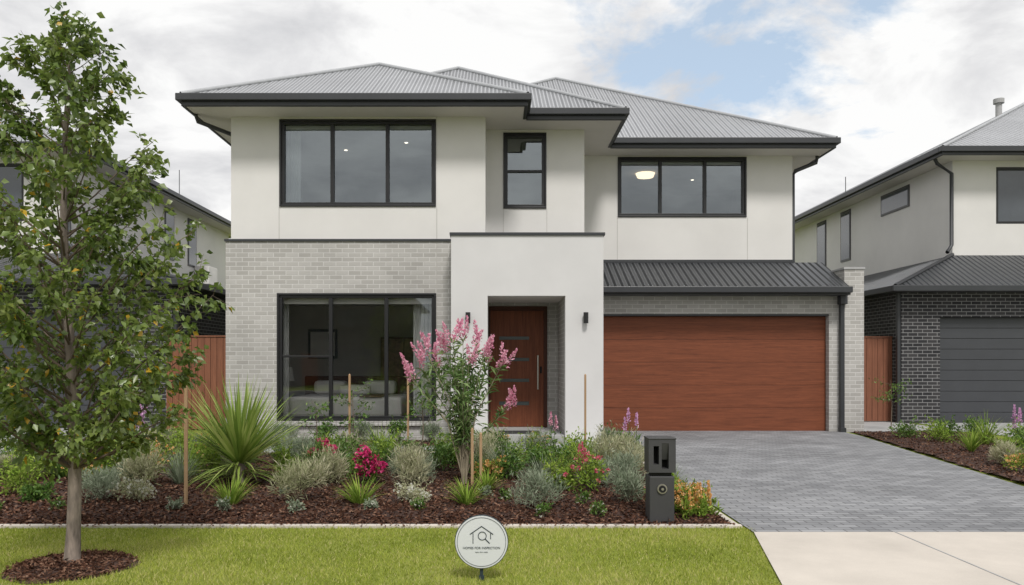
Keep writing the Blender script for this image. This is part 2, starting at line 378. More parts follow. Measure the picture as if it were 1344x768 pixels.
bed('garden_bed',-5.2,-.82,14.12,15.28,lambda x,y:True,40,12,5000,.03)
def inr(x,y):
    if y<9.56: e=5.93+(y-7)*.164
    else: e=6.35+(y-9.56)*.163
    return e+.06<x<9.9+0*y
bed('garden_bed',5.9,9.9,7.3,17.2,inr,60,90,24000,.03)
TX,TY=-3.1,5.83
a=Acc(); nn=40; V=[(TX,TY,.05)]; F=[]
for ring_,(rr,zz) in enumerate(((.2,.045),(.34,.03),(.43,.004))):
    for i in range(nn):
        t=2*math.pi*i/nn; q=rr*(1+.05*math.sin(3*t+1)+.03*math.sin(7*t)); V.append((TX+q*math.cos(t)*1.02,TY+q*math.sin(t),zz))
for i in range(nn):
    F.append((0,1+i,1+(i+1)%nn))
    for k in range(2):
        b0=1+k*nn; F+= [(b0+i,b0+nn+i,b0+nn+(i+1)%nn),(b0+i,b0+nn+(i+1)%nn,b0+(i+1)%nn)]
a.add(V,F,0)
k=3000; rr=.43*np.sqrt(rng.random(k)); t=rng.random(k)*6.283
D=rng.normal(size=(k,3)); D[:,2]*=.3
leaves(a,np.stack([TX+rr*np.cos(t),TY+rr*np.sin(t),.05*(1-(rr/.44)**2)+.006+rng.uniform(0,.012,k)],1),D,.035,.014,1)
a.build('tree_mulch_ring',[M_mulch,M_chips],loc=(TX,TY,0))
# grass
k=190000; X=rng.uniform(-7,2.3,k); Y=3.92+rng.random(k)*3.29
edge=np.where(Y>5.37,1.93+(Y-5.37)*.21,1.60+(Y-3.92)*.2276)
rr=np.hypot(X-TX,Y-TY); ok=(X<edge+rng.normal(0,.014,k)-.01)&(rr>.42+rng.normal(0,.02,k)); X,Y=X[ok],Y[ok]; n=len(X)
patch=.5+.25*np.sin(X*1.9+1.3*np.sin(Y*2.3))+.2*np.sin(Y*3.7+X*.8)+.15*np.sin(X*7+Y*5)+.2*np.sin(X*3.1-Y*6.3+2*np.sin(X*1.3))
a=Acc(); hgt=rng.uniform(.012,.036,n)*(1+.3*patch)
D=np.stack([rng.normal(0,.6,n),rng.normal(0,.6,n),np.ones(n)],1)
r=np.clip(rng.normal(.45,.22,n)+.40*(patch-.5),0,1); r=np.where(rng.random(n)<.08,1.0,np.minimum(r,.92))
V0=np.stack([X,Y,np.full(n,-.002)],1); S=rng.normal(size=(n,3)); S[:,2]=0; S=nrm(S)*.0032
D=nrm(D)*hgt[:,None]; V=np.stack([V0-S,V0+S,V0+D],1).reshape(-1,3); F=np.arange(3*n).reshape(-1,3)
a.add(V,F,0,r); a.build('lawn_grass',[M_grass])
# ---------------------------------------------------------------- main house
H=grp('two_storey_house',(0,16,0))
ZE=6.25
lw=(-4.16,-1.17,.417,2.80)
wall('brick_wall_front',-5.18,-.82,0,3.83,15.3,.22,[lw],M_brick,H)
box('brick_wall_side',-5.18,-4.98,15.521,30,0,3.83,M_brick,H)
boxes('window_sill',[(-4.25+i*.0805,-4.25+i*.0805+.074,15.235,15.299,.29,.378) for i in range(39)],M_brick,H,.004)
boxes('storey_band',[(-5.2,-.83,15.27,15.42,3.831,3.872),(-5.2,-5.0,15.42,30,3.831,3.872)],M_dark,H)
boxes('control_joint',[(-1.128,-1.118,15.297,15.3,0,3.83)],M_joint,H)
window(H,*lw,15.3,(-3.17,-2.10),((-4.1,-3.2,1.62),),M_glassL,blind=.16)
room(H,-4.97,-1.0,15.53,19.2,.12,2.86)
w1=(-4.14,-1.18,4.55,6.17)
wall('upper_wall_front',-5.11,-.19,3.873,ZE,15.4,.22,[w1],M_render,H)
box('upper_wall_side',-5.11,-4.91,15.621,30,3.873,ZE,M_render,H)
box('upper_wall_return',-.39,-.19,15.621,16.259,3.873,ZE,M_render,H)
w2=(.20,1.01,4.68,6.16)
wall('upper_wall_front',-.39,1.82,3.86,ZE,16.26,.22,[w2],M_render,H)
box('upper_wall_return',1.62,1.82,16.481,18.299,3.6,ZE,M_render,H)
w3=(2.85,5.74,4.88,6.19)
wall('upper_wall_front',1.62,6.83,3.3,ZE,18.3,.22,[w3],M_render,H)
box('upper_wall_side',6.63,6.83,18.521,30,3.3,ZE,M_render,H)
box('rear_wall',-5.1,6.82,29.8,29.99,0,ZE-.01,M_render,H)
boxes('render_joints',[(-4.185,-4.175,15.397,15.4,3.88,4.50),(-1.135,-1.125,15.397,15.4,3.88,4.50),(-1.135,-1.125,15.397,15.4,6.22,ZE),(2.80,2.81,18.297,18.3,3.8,4.83),(5.79,5.80,18.297,18.3,3.8,4.83),(.16,.168,16.257,16.26,3.9,4.63),(1.05,1.058,16.257,16.26,3.9,4.63)],M_joint,H)
window(H,*w1,15.4,(-3.16,-2.09),(),M_glassU,blind=.13)
window(H,*w2,16.26,(),((.25,.96,5.42),),M_glassU)
window(H,*w3,18.3,(3.80,4.83),(),M_glassU,blind=.10)
room(H,-4.9,-.42,15.63,20.2,4.0,6.2)
room(H,-.15,1.6,16.5,18.0,4.0,6.2)
room(H,2.0,6.6,18.54,22.5,4.0,6.23)
def disc(x,y,z,r,m,nm='ceiling_downlight'): cyl(nm,x,y,z-.012,z-.002,r,m,H,16)
for x,y in ((-3.3,17.6),(-1.9,17.0)): disc(x,y,6.2,.035,M_lamp)
for x,y in ((5.1,20.6),): disc(x,y,6.23,.035,M_lamp)
cyl('ceiling_lamp',3.75,19.9,6.13,6.225,.2,M_lampw,H,24,.24)
def curtain(x0,x1,y,z0,z1,parent,folds=9,mat=M_sheer,nm='curtain'):
    n=folds*8; v=[];f=[]
    for i in range(n+1):
        x=x0+(x1-x0)*i/n; yy=y+.035*math.sin(i/8*2*math.pi)
        v+=[(x,yy,z0),(x,yy,z1)]
    for i in range(n): f.append((2*i,2*i+2,2*i+3,2*i+1))
    meshobj(nm,v,f,mat,parent,smooth=True)
curtain(-4.15,-3.85,15.8,4.1,6.1,H,5)
curtain(-1.62,-1.1,15.75,.15,2.8,H,7); curtain(-4.4,-4.08,15.75,.15,2.8,H,5)
B=grp('bed',(-3.1,17,0))
box('mattress',-4.2,-1.9,16.1,17.9,.40,.80,M_white,B,.06); box('base',-4.22,-1.88,16.08,17.95,.13,.39,M_brown,B)
box('headboard',-4.3,-1.8,17.96,18.05,.13,1.2,M_doord,B,.03)
boxes('pillows',[(-4.0,-3.3,17.5,17.9,.81,1.10),(-2.9,-2.2,17.5,17.9,.81,1.10),(-3.4,-2.7,17.2,17.4,.81,1.02)],M_white,B,.08)
boxes('throw_rug',[(-2.75,-2.3,16.06,17.3,.801,.82)],M_brown,B,.008)
P=grp('framed_picture',(-4,19.1,1.8))
box('frame',-4.5,-3.8,19.15,19.18,1.6,2.3,M_frame,P); box('art',-4.44,-3.86,19.135,19.149,1.66,2.24,M_white,P)
F_=grp('wall_cabinet',(-2,19,0)); box('carcass',-2.7,-1.6,18.75,19.15,.13,2.1,M_doord,F_,.01); boxes('cabinet_doors',[(-2.68,-2.16,18.72,18.745,.17,2.06),(-2.14,-1.62,18.72,18.745,.17,2.06)],M_brown,F_,.01)
LT=grp('bedside_lamp',(-4.6,17.6,0)); cyl('lamp_base',-4.6,17.6,.12,1.1,.02,M_metal,LT,12); cyl('lamp_shade',-4.6,17.6,1.1,1.4,.16,M_white,LT,20,.11)
# roofs
boxes('soffit',[(-5.77,.56,14.72,15.56,ZE,6.29),(-5.77,2.5,15.56,17.6,ZE,6.29),(-5.77,7.49,17.6,30.6,ZE,6.29)],M_soffit,H)
g=.11
def gutter(parent,segs,z0,z1,mat):
    boxes('gutter_and_fascia',[(*s,z0,z1) for s in segs],mat,parent,.012)
gutter(H,[(-5.77-g,.56+g,14.72-g,14.719),(.561,.56+g,14.72,15.56-g-.001),(.561,2.5+g,15.56-g,15.559),(2.501,2.5+g,15.56,17.6-g-.001),(2.501,7.49+g,17.6-g,17.599),(7.491,7.49+g,17.6,30.6),(-5.77-g,-5.771,14.72,30.6),(-5.77-g,7.49+g,30.601,30.7)],6.325,6.455,M_dark)
gutter(H,[(-5.80,.60,14.69,14.75),(.54,.60,14.755,15.525),(.605,2.54,15.53,15.59),(2.48,2.54,15.595,17.565),(2.545,7.53,17.57,17.63),(7.47,7.53,17.635,30.5),(-5.80,-5.74,14.755,30.5)],6.235,6.33,M_dark)
hip_roof(H,-5.80,.60,14.68,30.5,6.44,.545,M_roof,M_ridge)
hip_roof(H,-4.3,2.54,15.52,30.5,6.44,.60,M_roof,M_ridge)
hip_roof(H,-4.0,7.53,17.56,30.6,6.44,.585,M_roof,M_ridge)
a=Acc(); tube(a,[(-5.72,15.2,6.24),(-5.70,15.25,6.12),(-5.2,15.7,6.0),(-5.17,15.75,5.9),(-5.17,15.75,3.9)],[.04]*5,8,0); a.build('downpipe',[M_dark],parent=H)
a=Acc(); tube(a,[(7.4,18.3,6.24),(7.38,18.3,6.10),(6.92,18.38,5.92),(6.88,18.4,5.82),(6.88,18.4,3.8)],[.045]*5,8,0); a.build('downpipe',[M_dark],parent=H)
# portico
wall('portico_front',-.813,1.99,0,3.84,14.65,.2,[(-.14,1.29,-.001,2.73)],M_portico,H)
box('portico_side',1.79,1.99,14.851,17.195,0,3.84,M_portico,H)
box('portico_side',-.813,-.613,14.851,15.299,0,3.84,M_portico,H)
box('portico_cap',-.84,2.02,14.62,17.195,3.841,3.895,M_dark,H,.005)
box('recess_wall',-.36,-.141,14.851,16.39,0,2.95,M_portico,H)
box('recess_brick_wall',1.291,1.5,14.851,16.39,0,2.95,M_brick,H)
box('recess_ceiling',-.36,1.5,14.851,16.6,2.731,2.9,M_soffit,H)
wall('recess_back_wall',-.30,1.289,0,2.73,16.4,.2,[(-.17,1.07,.17,2.66)],M_brick,H)
box('entry_step',-.138,1.288,14.72,16.39,.0,.16,M_path,H,.008)
box('entry_mat',.05,.85,14.95,15.5,.161,.178,M_mat,H,.004)
boxes('door_frame',[(-.17,-.10,16.38,16.46,.17,2.66),(1.0,1.07,16.38,16.46,.17,2.66),(-.10,1.0,16.38,16.46,2.57,2.66)],M_doord,H,.004)
ys=[(.62,.70),(1.10,1.17),(1.53,1.60),(1.97,2.04)]
wall('front_door',-.098,.998,.18,2.568,16.42,.05,[(.08,.70,a_,b_) for a_,b_ in ys],M_door,H)
boxes('door_glass_slots',[(.08,.70,16.44,16.46,a_,b_) for a_,b_ in ys],M_frost,H)
boxes('door_handle',[(.86,.89,16.33,16.36,.95,1.65),(.865,.885,16.36,16.42,1.02,1.05),(.865,.885,16.36,16.42,1.55,1.58)],M_metal,H,.004)
boxes('door_lock',[(.92,.96,16.405,16.42,1.28,1.42)],M_black,H)
for x in (-.50,1.66):
    cyl('wall_light',x,14.57,2.22,2.42,.045,M_frame,H,16); box('wall_light_bracket',x-.025,x+.025,14.60,14.65,2.28,2.36,M_frame,H)
# garage
wall('garage_wall',2.0,7.5,0,2.99,17.2,.19,[(2.15,7.21,-.001,2.55)],M_brick,H)
boxes('garage_head_trim',[(2.15,7.215,17.215,17.38,2.51,2.549)],M_dark,H)
box('garage_door_backing',2.14,7.22,17.42,17.45,0,2.56,M_gdoor,H)
n=5; hh=2.50/n
for i in range(n):
    z0=.012+i*hh
    boxes('garage_door_panel',[(2.155,7.205,17.36,17.415,z0,z0+hh-.006)],M_gdoor,H,.004)
slope(H,[(1.99,16.8,3.09),(7.5,16.8,3.09),(7.5,18.29,3.80),(1.99,18.29,3.80)],M_roofd,'x')
boxes('garage_gutter',[(1.995,7.5,16.68,16.79,2.97,3.10)],M_dark,H,.012)
boxes('garage_fascia',[(1.995,7.5,16.80,16.84,2.93,3.05)],M_dark,H)
box('garage_soffit',1.995,7.495,16.845,17.199,2.93,2.965,M_dark,H)
box('roof_flashing',1.83,6.85,18.26,18.299,3.79,3.86,M_dark,H)
box('garage_firewall',7.501,7.92,17.1,26,0,3.5,M_brick,H); box('firewall_cap',7.48,7.94,17.08,26,3.501,3.55,M_path,H,.005)
box('garage_rear_upper',6.83,7.5,18.3,26,3.0,3.7,M_dark,H)
boxes('downpipe',[(7.41,7.50,17.08,17.17,0,2.80)],M_dark,H,.01); boxes('rainhead',[(7.38,7.53,17.0,17.18,2.75,2.96)],M_dark,H,.01)
box('downpipe_shoe',7.40,7.51,17.03,17.17,0,.1,M_dark,H)
# ---------------------------------------------------------------- neighbours
def neighbour(s,gx,gD,ux,uD,zg=3.34,zt=4.33,far=20,back=33):
    Hn=grp('neighbour_house',(s*(gx+4),gD+4,0))
    d0,d1=gx+.95,gx+5.9
    X=lambda a:s*a
    a0,a1=sorted((X(gx),X(far))); h0,h1=sorted((X(d0),X(d1)))
    wall('garage_brick_wall',a0,a1,0,zg-.1,gD,.22,[(h0,h1,-.001,2.62)],M_dbrick,Hn)
    box('side_brick_wall',X(gx),X(gx+.22),gD+.221,back,0,zg-.1,M_dbrick,Hn)
    for i in range(10): box('garage_door_panel',h0+.005,h1-.005,gD+.14,gD+.19,.01+i*.261,.01+(i+1)*.261-.010,M_dpanel,Hn,.006)
    box('garage_door_backing',h0-.02,h1+.02,gD+.2,gD+.219,0,2.63,M_frame,Hn)
    e=gx-.35; ef=gD-.4
    pf=[(X(e),ef,zg),(X(far),ef,zg),(X(far),uD,zt),(X(ux),uD,zt)]
    ps=[(X(e),ef,zg),(X(ux),uD,zt),(X(ux),back,zt),(X(e),back,zg)]
    slope(Hn,pf,M_roofd,'x'); slope(Hn,ps,M_roofd,'y')
    a=Acc(); tube(a,[(X(e),ef,zg+.02),(X(ux),uD,zt+.02)],[.05,.05],8,0); a.build('ridge_capping',[M_dark],parent=Hn)
    boxes('lower_gutter',[(X(e-.1),X(far),ef-.1,ef-.001,zg-.12,zg+.02),(X(e-.1),X(e-.001),ef,back,zg-.12,zg+.02)],M_dark,Hn,.01)
    boxes('lower_soffit',[(X(e),X(far),ef,gD-.001,zg-.11,zg-.07),(X(e),X(gx-.001),gD,back,zg-.11,zg-.07)],M_dark,Hn)
    zs=6.82
    b0,b1=sorted((X(ux),X(far)))
    wx=sorted((X(ux+1.15),X(ux+3.6)))
    wall('upper_front_wall',b0,b1,zt-.6,zs,uD,.22,[(wx[0],wx[1],5.16,6.66)],M_render,Hn)
    L=[(wx[0],wx[1],uD+.02,uD+.1,5.16,5.23),(wx[0],wx[1],uD+.02,uD+.1,6.59,6.66),(wx[0],wx[0]+.07,uD+.02,uD+.1,5.23,6.59),(wx[1]-.07,wx[1],uD+.02,uD+.1,5.23,6.59),((wx[0]+wx[1])/2-.04,(wx[0]+wx[1])/2+.04,uD+.02,uD+.1,5.23,6.59)]
    boxes('window_frame',L,M_frame,Hn,.004)
    box('window_pane',wx[0]+.02,wx[1]-.02,uD+.07,uD+.08,5.18,6.64,M_dglass,Hn)
    box('upper_side_wall',X(ux),X(ux+.22),uD+.221,back,zt-.6,zs,M_render,Hn)
    fr=[];gl=[]
    for (y0,y1,z0,z1) in ((uD+2.17,uD+3.86,6.05,6.69),(uD+6,uD+6.76,4.99,6.72),(uD+8,uD+8.8,4.99,6.7)):
        fr.append((X(ux-.025),X(ux+.01),y0,y1,z0,z1)); gl.append((X(ux-.032),X(ux-.02),y0+.06,y1-.06,z0+.06,z1-.06))
    boxes('side_window_frame',fr,M_frame,Hn); boxes('side_window_pane',gl,M_dglass,Hn)
    eu=ux-.62; eD=uD-.65
    box('upper_soffit',X(eu),X(far),eD,back+.5,zs,zs+.04,M_soffit,Hn)
    boxes('upper_gutter',[(X(eu-.11),X(far),eD-.11,eD-.001,zs+.06,zs+.2),(X(eu-.11),X(eu-.001),eD,back+.5,zs+.06,zs+.2),(X(eu-.03),X(far),eD-.03,eD+.02,zs-.02,zs+.06),(X(eu-.03),X(eu+.02),eD+.025,back+.4,zs-.02,zs+.06)],M_dark,Hn,.01)
    r0,r1=sorted((X(eu),X(eu+15)))
    hip_roof(Hn,r0,r1,eD,eD+15.4,zs+.19,.5,M_roof,M_ridge)
    a=Acc(); px=X(ux-.07); tube(a,[(X(eu+.05),uD-.2,zs-.0),(X(eu+.1),uD-.2,zs-.12),(px,uD-.08,zs-.35),(px,uD-.08,zt+.25),(X(ux-.25),uD-.2,zt+.05)],[.05]*5,8,0); a.build('downpipe',[M_dark],parent=Hn)
    boxes('downpipe',[(X(gx-.09),X(gx-.001),gD+.02,gD+.11,0,zg-.12)],M_dark,Hn,.01)
    return Hn
HR=neighbour(1,10.0,19.6,12.06,21.0)
cyl('roof_vent',17.2,27.2,8.3,10.45,.10,M_path,HR,16); cyl('roof_vent_cowl',17.2,27.2,10.35,10.5,.17,M_path,HR,16)
HL=neighbour(-1,7.3,18.0,11.05,20.6)
cyl('aerial_mast',13.2,30.0,7.2,8.5,.015,M_dark,HR,8); cyl('aerial_mast',-12.3,31.0,7.2,9.0,.015,M_dark,HL,8)
AC=grp('air_conditioner_unit',(-10.85,29.6,4.3)); box('casing',-11.04,-10.5,29.2,30.1,4.38,5.05,M_white,AC,.02)
cyl('fan_guard',-10.77,4.71,29.18,29.199,.2,M_dpanel,AC,24,axis='y'); boxes('bracket',[(-11.04,-10.55,29.3,29.35,4.25,4.379),(-11.04,-10.55,29.95,30.0,4.25,4.379)],M_dark,AC)
def fence(x0,x1,y,h):
    Fg=grp('timber_fence',((x0+x1)/2,y,0)); L=[];x=x0
    while x<x1-.02:
        w=min(.14,x1-x); L.append((x,x+w-.008,y,y+.02,0.03,h+random.uniform(-.004,.004))); x+=w
    boxes('palings',L,M_fence,Fg,.002); boxes('rails',[(x0,x1,y+.021,y+.06,.4,.48),(x0,x1,y+.021,y+.06,h-.4,h-.32)],M_fence,Fg)
    box('capping',x0,x1,y-.02,y+.07,h+.006,h+.04,M_fence,Fg,.004)
fence(-7.27,-5.19,17.6,2.06); fence(7.93,9.98,20.0,2.12)
fence(-7.0,-5.2,34,1.9)
def far_house(x0,x1,y0,y1,he,brickm):
    G=grp('brick_house',((x0+x1)/2,(y0+y1)/2,0)); ws=[(x0+1.2,x0+3.6,.9,2.3),(x1-4,x1-1.5,.9,2.3)]
    if he>4: ws+=[(x0+1.2,x0+3.4,he-2,he-.7),(x1-3.6,x1-1.4,he-2,he-.7)]
    box('walls',x0,x1,y0,y1,0,he,brickm,G)
    boxes('window_frames',[(a,b,y1+.001,y1+.06,c,d) for a,b,c,d in ws],M_frame,G); boxes('window_panes',[(a+.07,b-.07,y1+.061,y1+.07,c+.07,d-.07) for a,b,c,d in ws],M_dglass,G)
    box('front_door',(x0+x1)/2-.5,(x0+x1)/2+.5,y1+.001,y1+.05,0,2.1,M_door,G)
    box('gutter',x0-.6,x1+.6,y0-.6,y1+.6,he+.0,he+.16,M_dark,G)
    hip_roof(G,x0-.6,x1+.6,y0-.6-(0),max(y1+.6,y0-.6+(x1-x0)+1.4),he+.165,.45,M_roofd,M_dark)
far_house(-17,-6,-33,-20,5.6,M_dbrick); far_house(-3.4,7.5,-33,-20,3.2,M_brick); far_house(10,20,-33,-20,5.6,M_dbrick)
# ---------------------------------------------------------------- mailbox
MB=grp('letterbox_pillar',(1.54,7.45,0))
wall('head_shell',1.415,1.665,.485,.79,7.34,.22,[(1.46,1.51,.56,.73),(1.535,1.60,.52,.755)],M_mail,MB)
box('head_back',1.42,1.66,7.45,7.46,.49,.785,M_black,MB)
box('head_top',1.41,1.67,7.335,7.565,.791,.805,M_mail,MB,.004)
meshobj('letter_flap',[(1.535,7.342,.755),(1.60,7.342,.755),(1.60,7.39,.60),(1.535,7.39,.60)],[(0,1,2,3)],M_mail,MB)
box('neck',1.45,1.63,7.37,7.53,.45,.485,M_black,MB)
box('body',1.425,1.655,7.35,7.56,.0,.449,M_mail,MB,.008)
cyl('camera_ring',1.54,.335,7.335,7.349,.045,M_metal,MB,28,axis='y'); cyl('camera_lens',1.54,.335,7.325,7.334,.033,M_black,MB,28,axis='y'); cyl('camera_glint',1.54,.335,7.32,7.324,.012,M_metal,MB,16,axis='y')
# ---------------------------------------------------------------- sign
SX,SY,SZ=-.094,5.46,.272
SG=grp('round_lawn_sign',(SX,SY,0))
cyl('disc_rim',SX,SZ,SY-.006,SY+.008,.184,M_signd,SG,72,axis='y'); cyl('disc_face',SX,SZ,SY-.010,SY-.0065,.179,M_sign,SG,72,axis='y')
def ring(name,cx,cz,r,w,y,mat,parent,n=64,a0=0,a1=2*math.pi):
    v=[];f=[]
    for i in range(n+1):
        t=a0+(a1-a0)*i/n
        v+=[(cx+r*math.cos(t),y,cz+r*math.sin(t)),(cx+(r-w)*math.cos(t),y,cz+(r-w)*math.sin(t))]
    for i in range(n): f.append((2*i,2*i+1,2*i+3,2*i+2))
    meshobj(name,v,f,mat,parent)
yy=SY-.0125
ring('inner_ring',SX,SZ,.168,.003,yy,M_signd,SG)
def bar(name,x0,z0,x1,z1,w,parent=SG,mat=M_signd):
    d=Vector((x1-x0,z1-z0)).normalized(); nx,nz=-d.y*w/2,d.x*w/2
    meshobj(name,[(x0+nx,yy,z0+nz),(x0-nx,yy,z0-nz),(x1-nx,yy,z1-nz),(x1+nx,yy,z1+nz)],[(0,1,2,3)],mat,parent)
bar('icon_roof',SX-.080,SZ+.052,SX+.001,SZ+.108,.006); bar('icon_roof',SX-.001,SZ+.108,SX+.080,SZ+.052,.006)
bar('icon_wall',SX-.058,SZ+.060,SX-.058,SZ-.012,.005); bar('icon_wall',SX+.062,SZ+.060,SX+.062,SZ+.02,.005); 
ring('icon_lens',SX+.005,SZ+.042,.030,.005,yy-.0006,M_signd,SG,40); bar('icon_handle',SX+.026,SZ+.020,SX+.056,SZ-.010,.007)
def text(s,x,z,size):
    c=bpy.data.curves.new('sign_text','FONT'); c.body=s; c.size=size; c.align_x='CENTER'; c.extrude=.0003; o=bpy.data.objects.new('sign_text',c)
    c.materials.append(M_signd); COL.objects.link(o); o.rotation_euler=(math.pi/2,0,0); o.location=(x,yy,z); o.parent=SG; o.matrix_parent_inverse=Matrix.Translation(-Vector(SG.location))
text('HOMES FOR INSPECTION',SX,SZ-.048,.0225); text('open this week',SX,SZ-.073,.014)
box('post',SX-.011,SX+.011,SY+.0085,SY+.024,-.05,.25,M_signd,SG); box('spike_foot',SX-.018,SX+.018,SY+.005,SY+.03,0,.035,M_signd,SG)
# ---------------------------------------------------------------- trees
def street_tree():
    a=Acc(); Ht=4.0
    tr=lambda z: np.array([TX+.03*math.sin(z*1.7),TY+.03*math.cos(z*1.3)-.03,z])
    zs=np.linspace(0,Ht,16); rad=.046*(1-zs/Ht)**.85+.005; rad[0]=.060
    tube(a,[tr(z) for z in zs],rad,12,0)
    PR=[(.9,.45),(1.1,.76),(1.4,.92),(1.7,.97),(2.0,.93),(2.4,.84),(2.8,.74),(3.05,.64),(3.25,.44),(3.5,.40),(3.75,.28),(3.95,.10),(4.05,.03)]
    prof=lambda z: np.interp(z,[p[0] for p in PR],[p[1] for p in PR])
    LP=[];LD=[];LR=[]
    nb=134
    for i in range(nb):
        t_=i/nb; zt=.98+3.02*t_**1.05; R=prof(zt)*random.choice([1,1,1.1,.88,.72,.5]); az=i*2.39996+random.uniform(-.4,.4)
        z0=max(.72,zt-R*random.uniform(.6,1.1)); z0=min(z0,3.85)
        s=tr(z0); e=np.array([s[0]+R*math.cos(az),s[1]+R*math.sin(az),zt])
        m1=s+(e-s)*.35+np.array([0,0,-.03*R]); mid2=s+(e-s)*.72+np.array([0,0,.02*R])
        br=.012*(1-z0/4.2)+.003; path=[s,m1,mid2,e]
        tube(a,path,[br,br*.7,br*.45,.002],5,1)
        tone=random.uniform(-.26,.26)
        for k in range(int(5+R*13)):
            t=random.uniform(.15,1.0)**.72; seg=min(int(t*3),2); u=t*3-seg; c=path[seg]*(1-u)+path[seg+1]*u
            d=nrm(np.array([math.cos(az),math.sin(az),.45])+rng.normal(0,.7,3)); tl=random.uniform(.05,.18)
            tw=c+d*tl; tube(a,[c,tw],[.0022,.0011],3,1)
            nl=random.randint(7,12); tt=rng.uniform(.2,1.1,nl)[:,None]
            LP.append(c+(tw-c)*tt+rng.normal(0,.022,(nl,3))); dd=d+rng.normal(0,.75,(nl,3)); dd[:,2]-=.5; LD.append(dd)
            LR.append(np.clip(rng.normal(.42+tone,.2,nl),0,.84))
    P=np.concatenate(LP);D=np.concatenate(LD);R=np.concatenate(LR); R=np.where(rng.random(len(R))<.010*(1+1.5*(P[:,2]<2)),1.0,R)
    leaves(a,P,D,.058,.041,2,R,fold=.15,droop=.15)
    a.build('street_tree',[M_bark,M_twig,M_tree],loc=(TX,TY,0))
street_tree()
def panicle(a,base,d,L,r,mi,n=120,fl=.028):
    d=nrm(np.array(d,float)); t=rng.random(n); R=r*(1-t*.8)*rng.uniform(.4,1,n)
    P=base+d*(t*L)[:,None]; off=nrm(rng.normal(size=(n,3)))*R[:,None]
    leaves(a,P+off,off+d*.02,fl,fl*.8,mi,fold=.1)
def pink_tree(x,y):
    a=Acc(); b=np.array([x,y,.05])
    for i in range(9):
        dx=random.uniform(-.05,.05); tube(a,[b+[dx*.5,random.uniform(-.03,.03),0],b+[dx*1.6,random.uniform(-.05,.05),.6]],[.010,.008],6,0)
    for i in range(30):
        az=random.uniform(0,6.283); R=random.uniform(.05,.5); zt=random.uniform(.85,1.6)-.3*max(0,R-.3)
        s=b+np.array([random.uniform(-.04,.04),random.uniform(-.04,.04),random.uniform(.3,.6)]); e=b+np.array([R*math.cos(az),R*math.sin(az),zt]); m=(s+e)/2+[0,0,.04]
        tube(a,[s,m,e],[.006,.004,.002],5,0)
        n=44; t=rng.uniform(.1,1,n)[:,None]; P=s+(e-s)*t+rng.normal(0,.02,(n,3)); D=rng.normal(0,.6,(n,3)); D[:,2]+=.5
        leaves(a,P,D,.13,.024,1,fold=.2,droop=.2)
    for dx,dy,z in ((-.66,-.1,1.36),(-.60,0,1.28),(-.55,.1,1.47),(-.42,-.2,1.60),(-.33,.15,1.50),(-.13,-.15,1.72),(-.02,.1,1.80),(.14,-.1,1.70),(.24,-.2,1.6),(.3,0,1.52),(.45,-.1,1.48),(.50,-.15,.95),(.06,-.2,1.5),(-.22,0,1.62)):
        e=b+np.array([dx,dy,z-.05]); m=b+np.array([dx*.3,dy*.3,z*.55]); tube(a,[b,m,e],[.008,.006,.003],5,0)
        n=40; t=rng.uniform(.3,1,n)[:,None]; P=m+(e-m)*t; D=rng.normal(0,.6,(n,3)); D[:,2]+=.5; leaves(a,P,D,.13,.024,1,droop=.2)
        for q in range(3): panicle(a,e+rng.normal(0,.035,3),(dx*.6+random.uniform(-.5,.5),random.uniform(-.4,.4),1.1),.23,.042,2,85,.028)
    a.build('pink_flowering_tree',[M_stem,M_oland,M_pink],loc=(x,y,0))
pink_tree(-.37,9.5)
def sapling(x,y,h,r,n=9):
    a=Acc(); b=np.array([x,y,.03]); tube(a,[b,b+[.02,0,h*.5],b+[0,.02,h]],[.012,.009,.003],6,0)
    for i in range(n):
        az=i*2.4; z0=h*random.uniform(.4,.9); s=b+[0,0,z0]; e=s+np.array([r*math.cos(az),r*math.sin(az),random.uniform(.05,.25)]); tube(a,[s,e],[.004,.002],4,0)
        k=22; t=rng.uniform(.3,1.1,k)[:,None]; leaves(a,s+(e-s)*t+rng.normal(0,.03,(k,3)),rng.normal(0,1,(k,3)),.06,.028,1)
    a.build('garden_sapling',[M_twig,M_green],loc=(x,y,0))
sapling(-2.22,12.35,1.05,.28); sapling(-1.15,12.5,.95,.25,7); sapling(-2.75,12.2,.8,.2,6); sapling(8.75,17.6,1.1,.35,12)
def stake(x,y,h):
    S=grp('garden_stake',(x,y,0)); box('post',x-.016,x+.016,y-.016,y+.016,0,h,M_stake,S,.003)
    meshobj('tip',[(x-.016,y-.016,h),(x+.016,y-.016,h),(x+.016,y+.016,h),(x-.016,y+.016,h),(x,y,h+.02)],[(0,1,4),(1,2,4),(2,3,4),(3,0,4)],M_stake,S)
for q in ((-3.17,8.16,1.27),(-2.25,12.3,1.31),(-1.38,12.6,1.34),(1.47,13.0,1.30),(-.27,9.35,.72),(-.17,9.4,.66)): stake(*q)
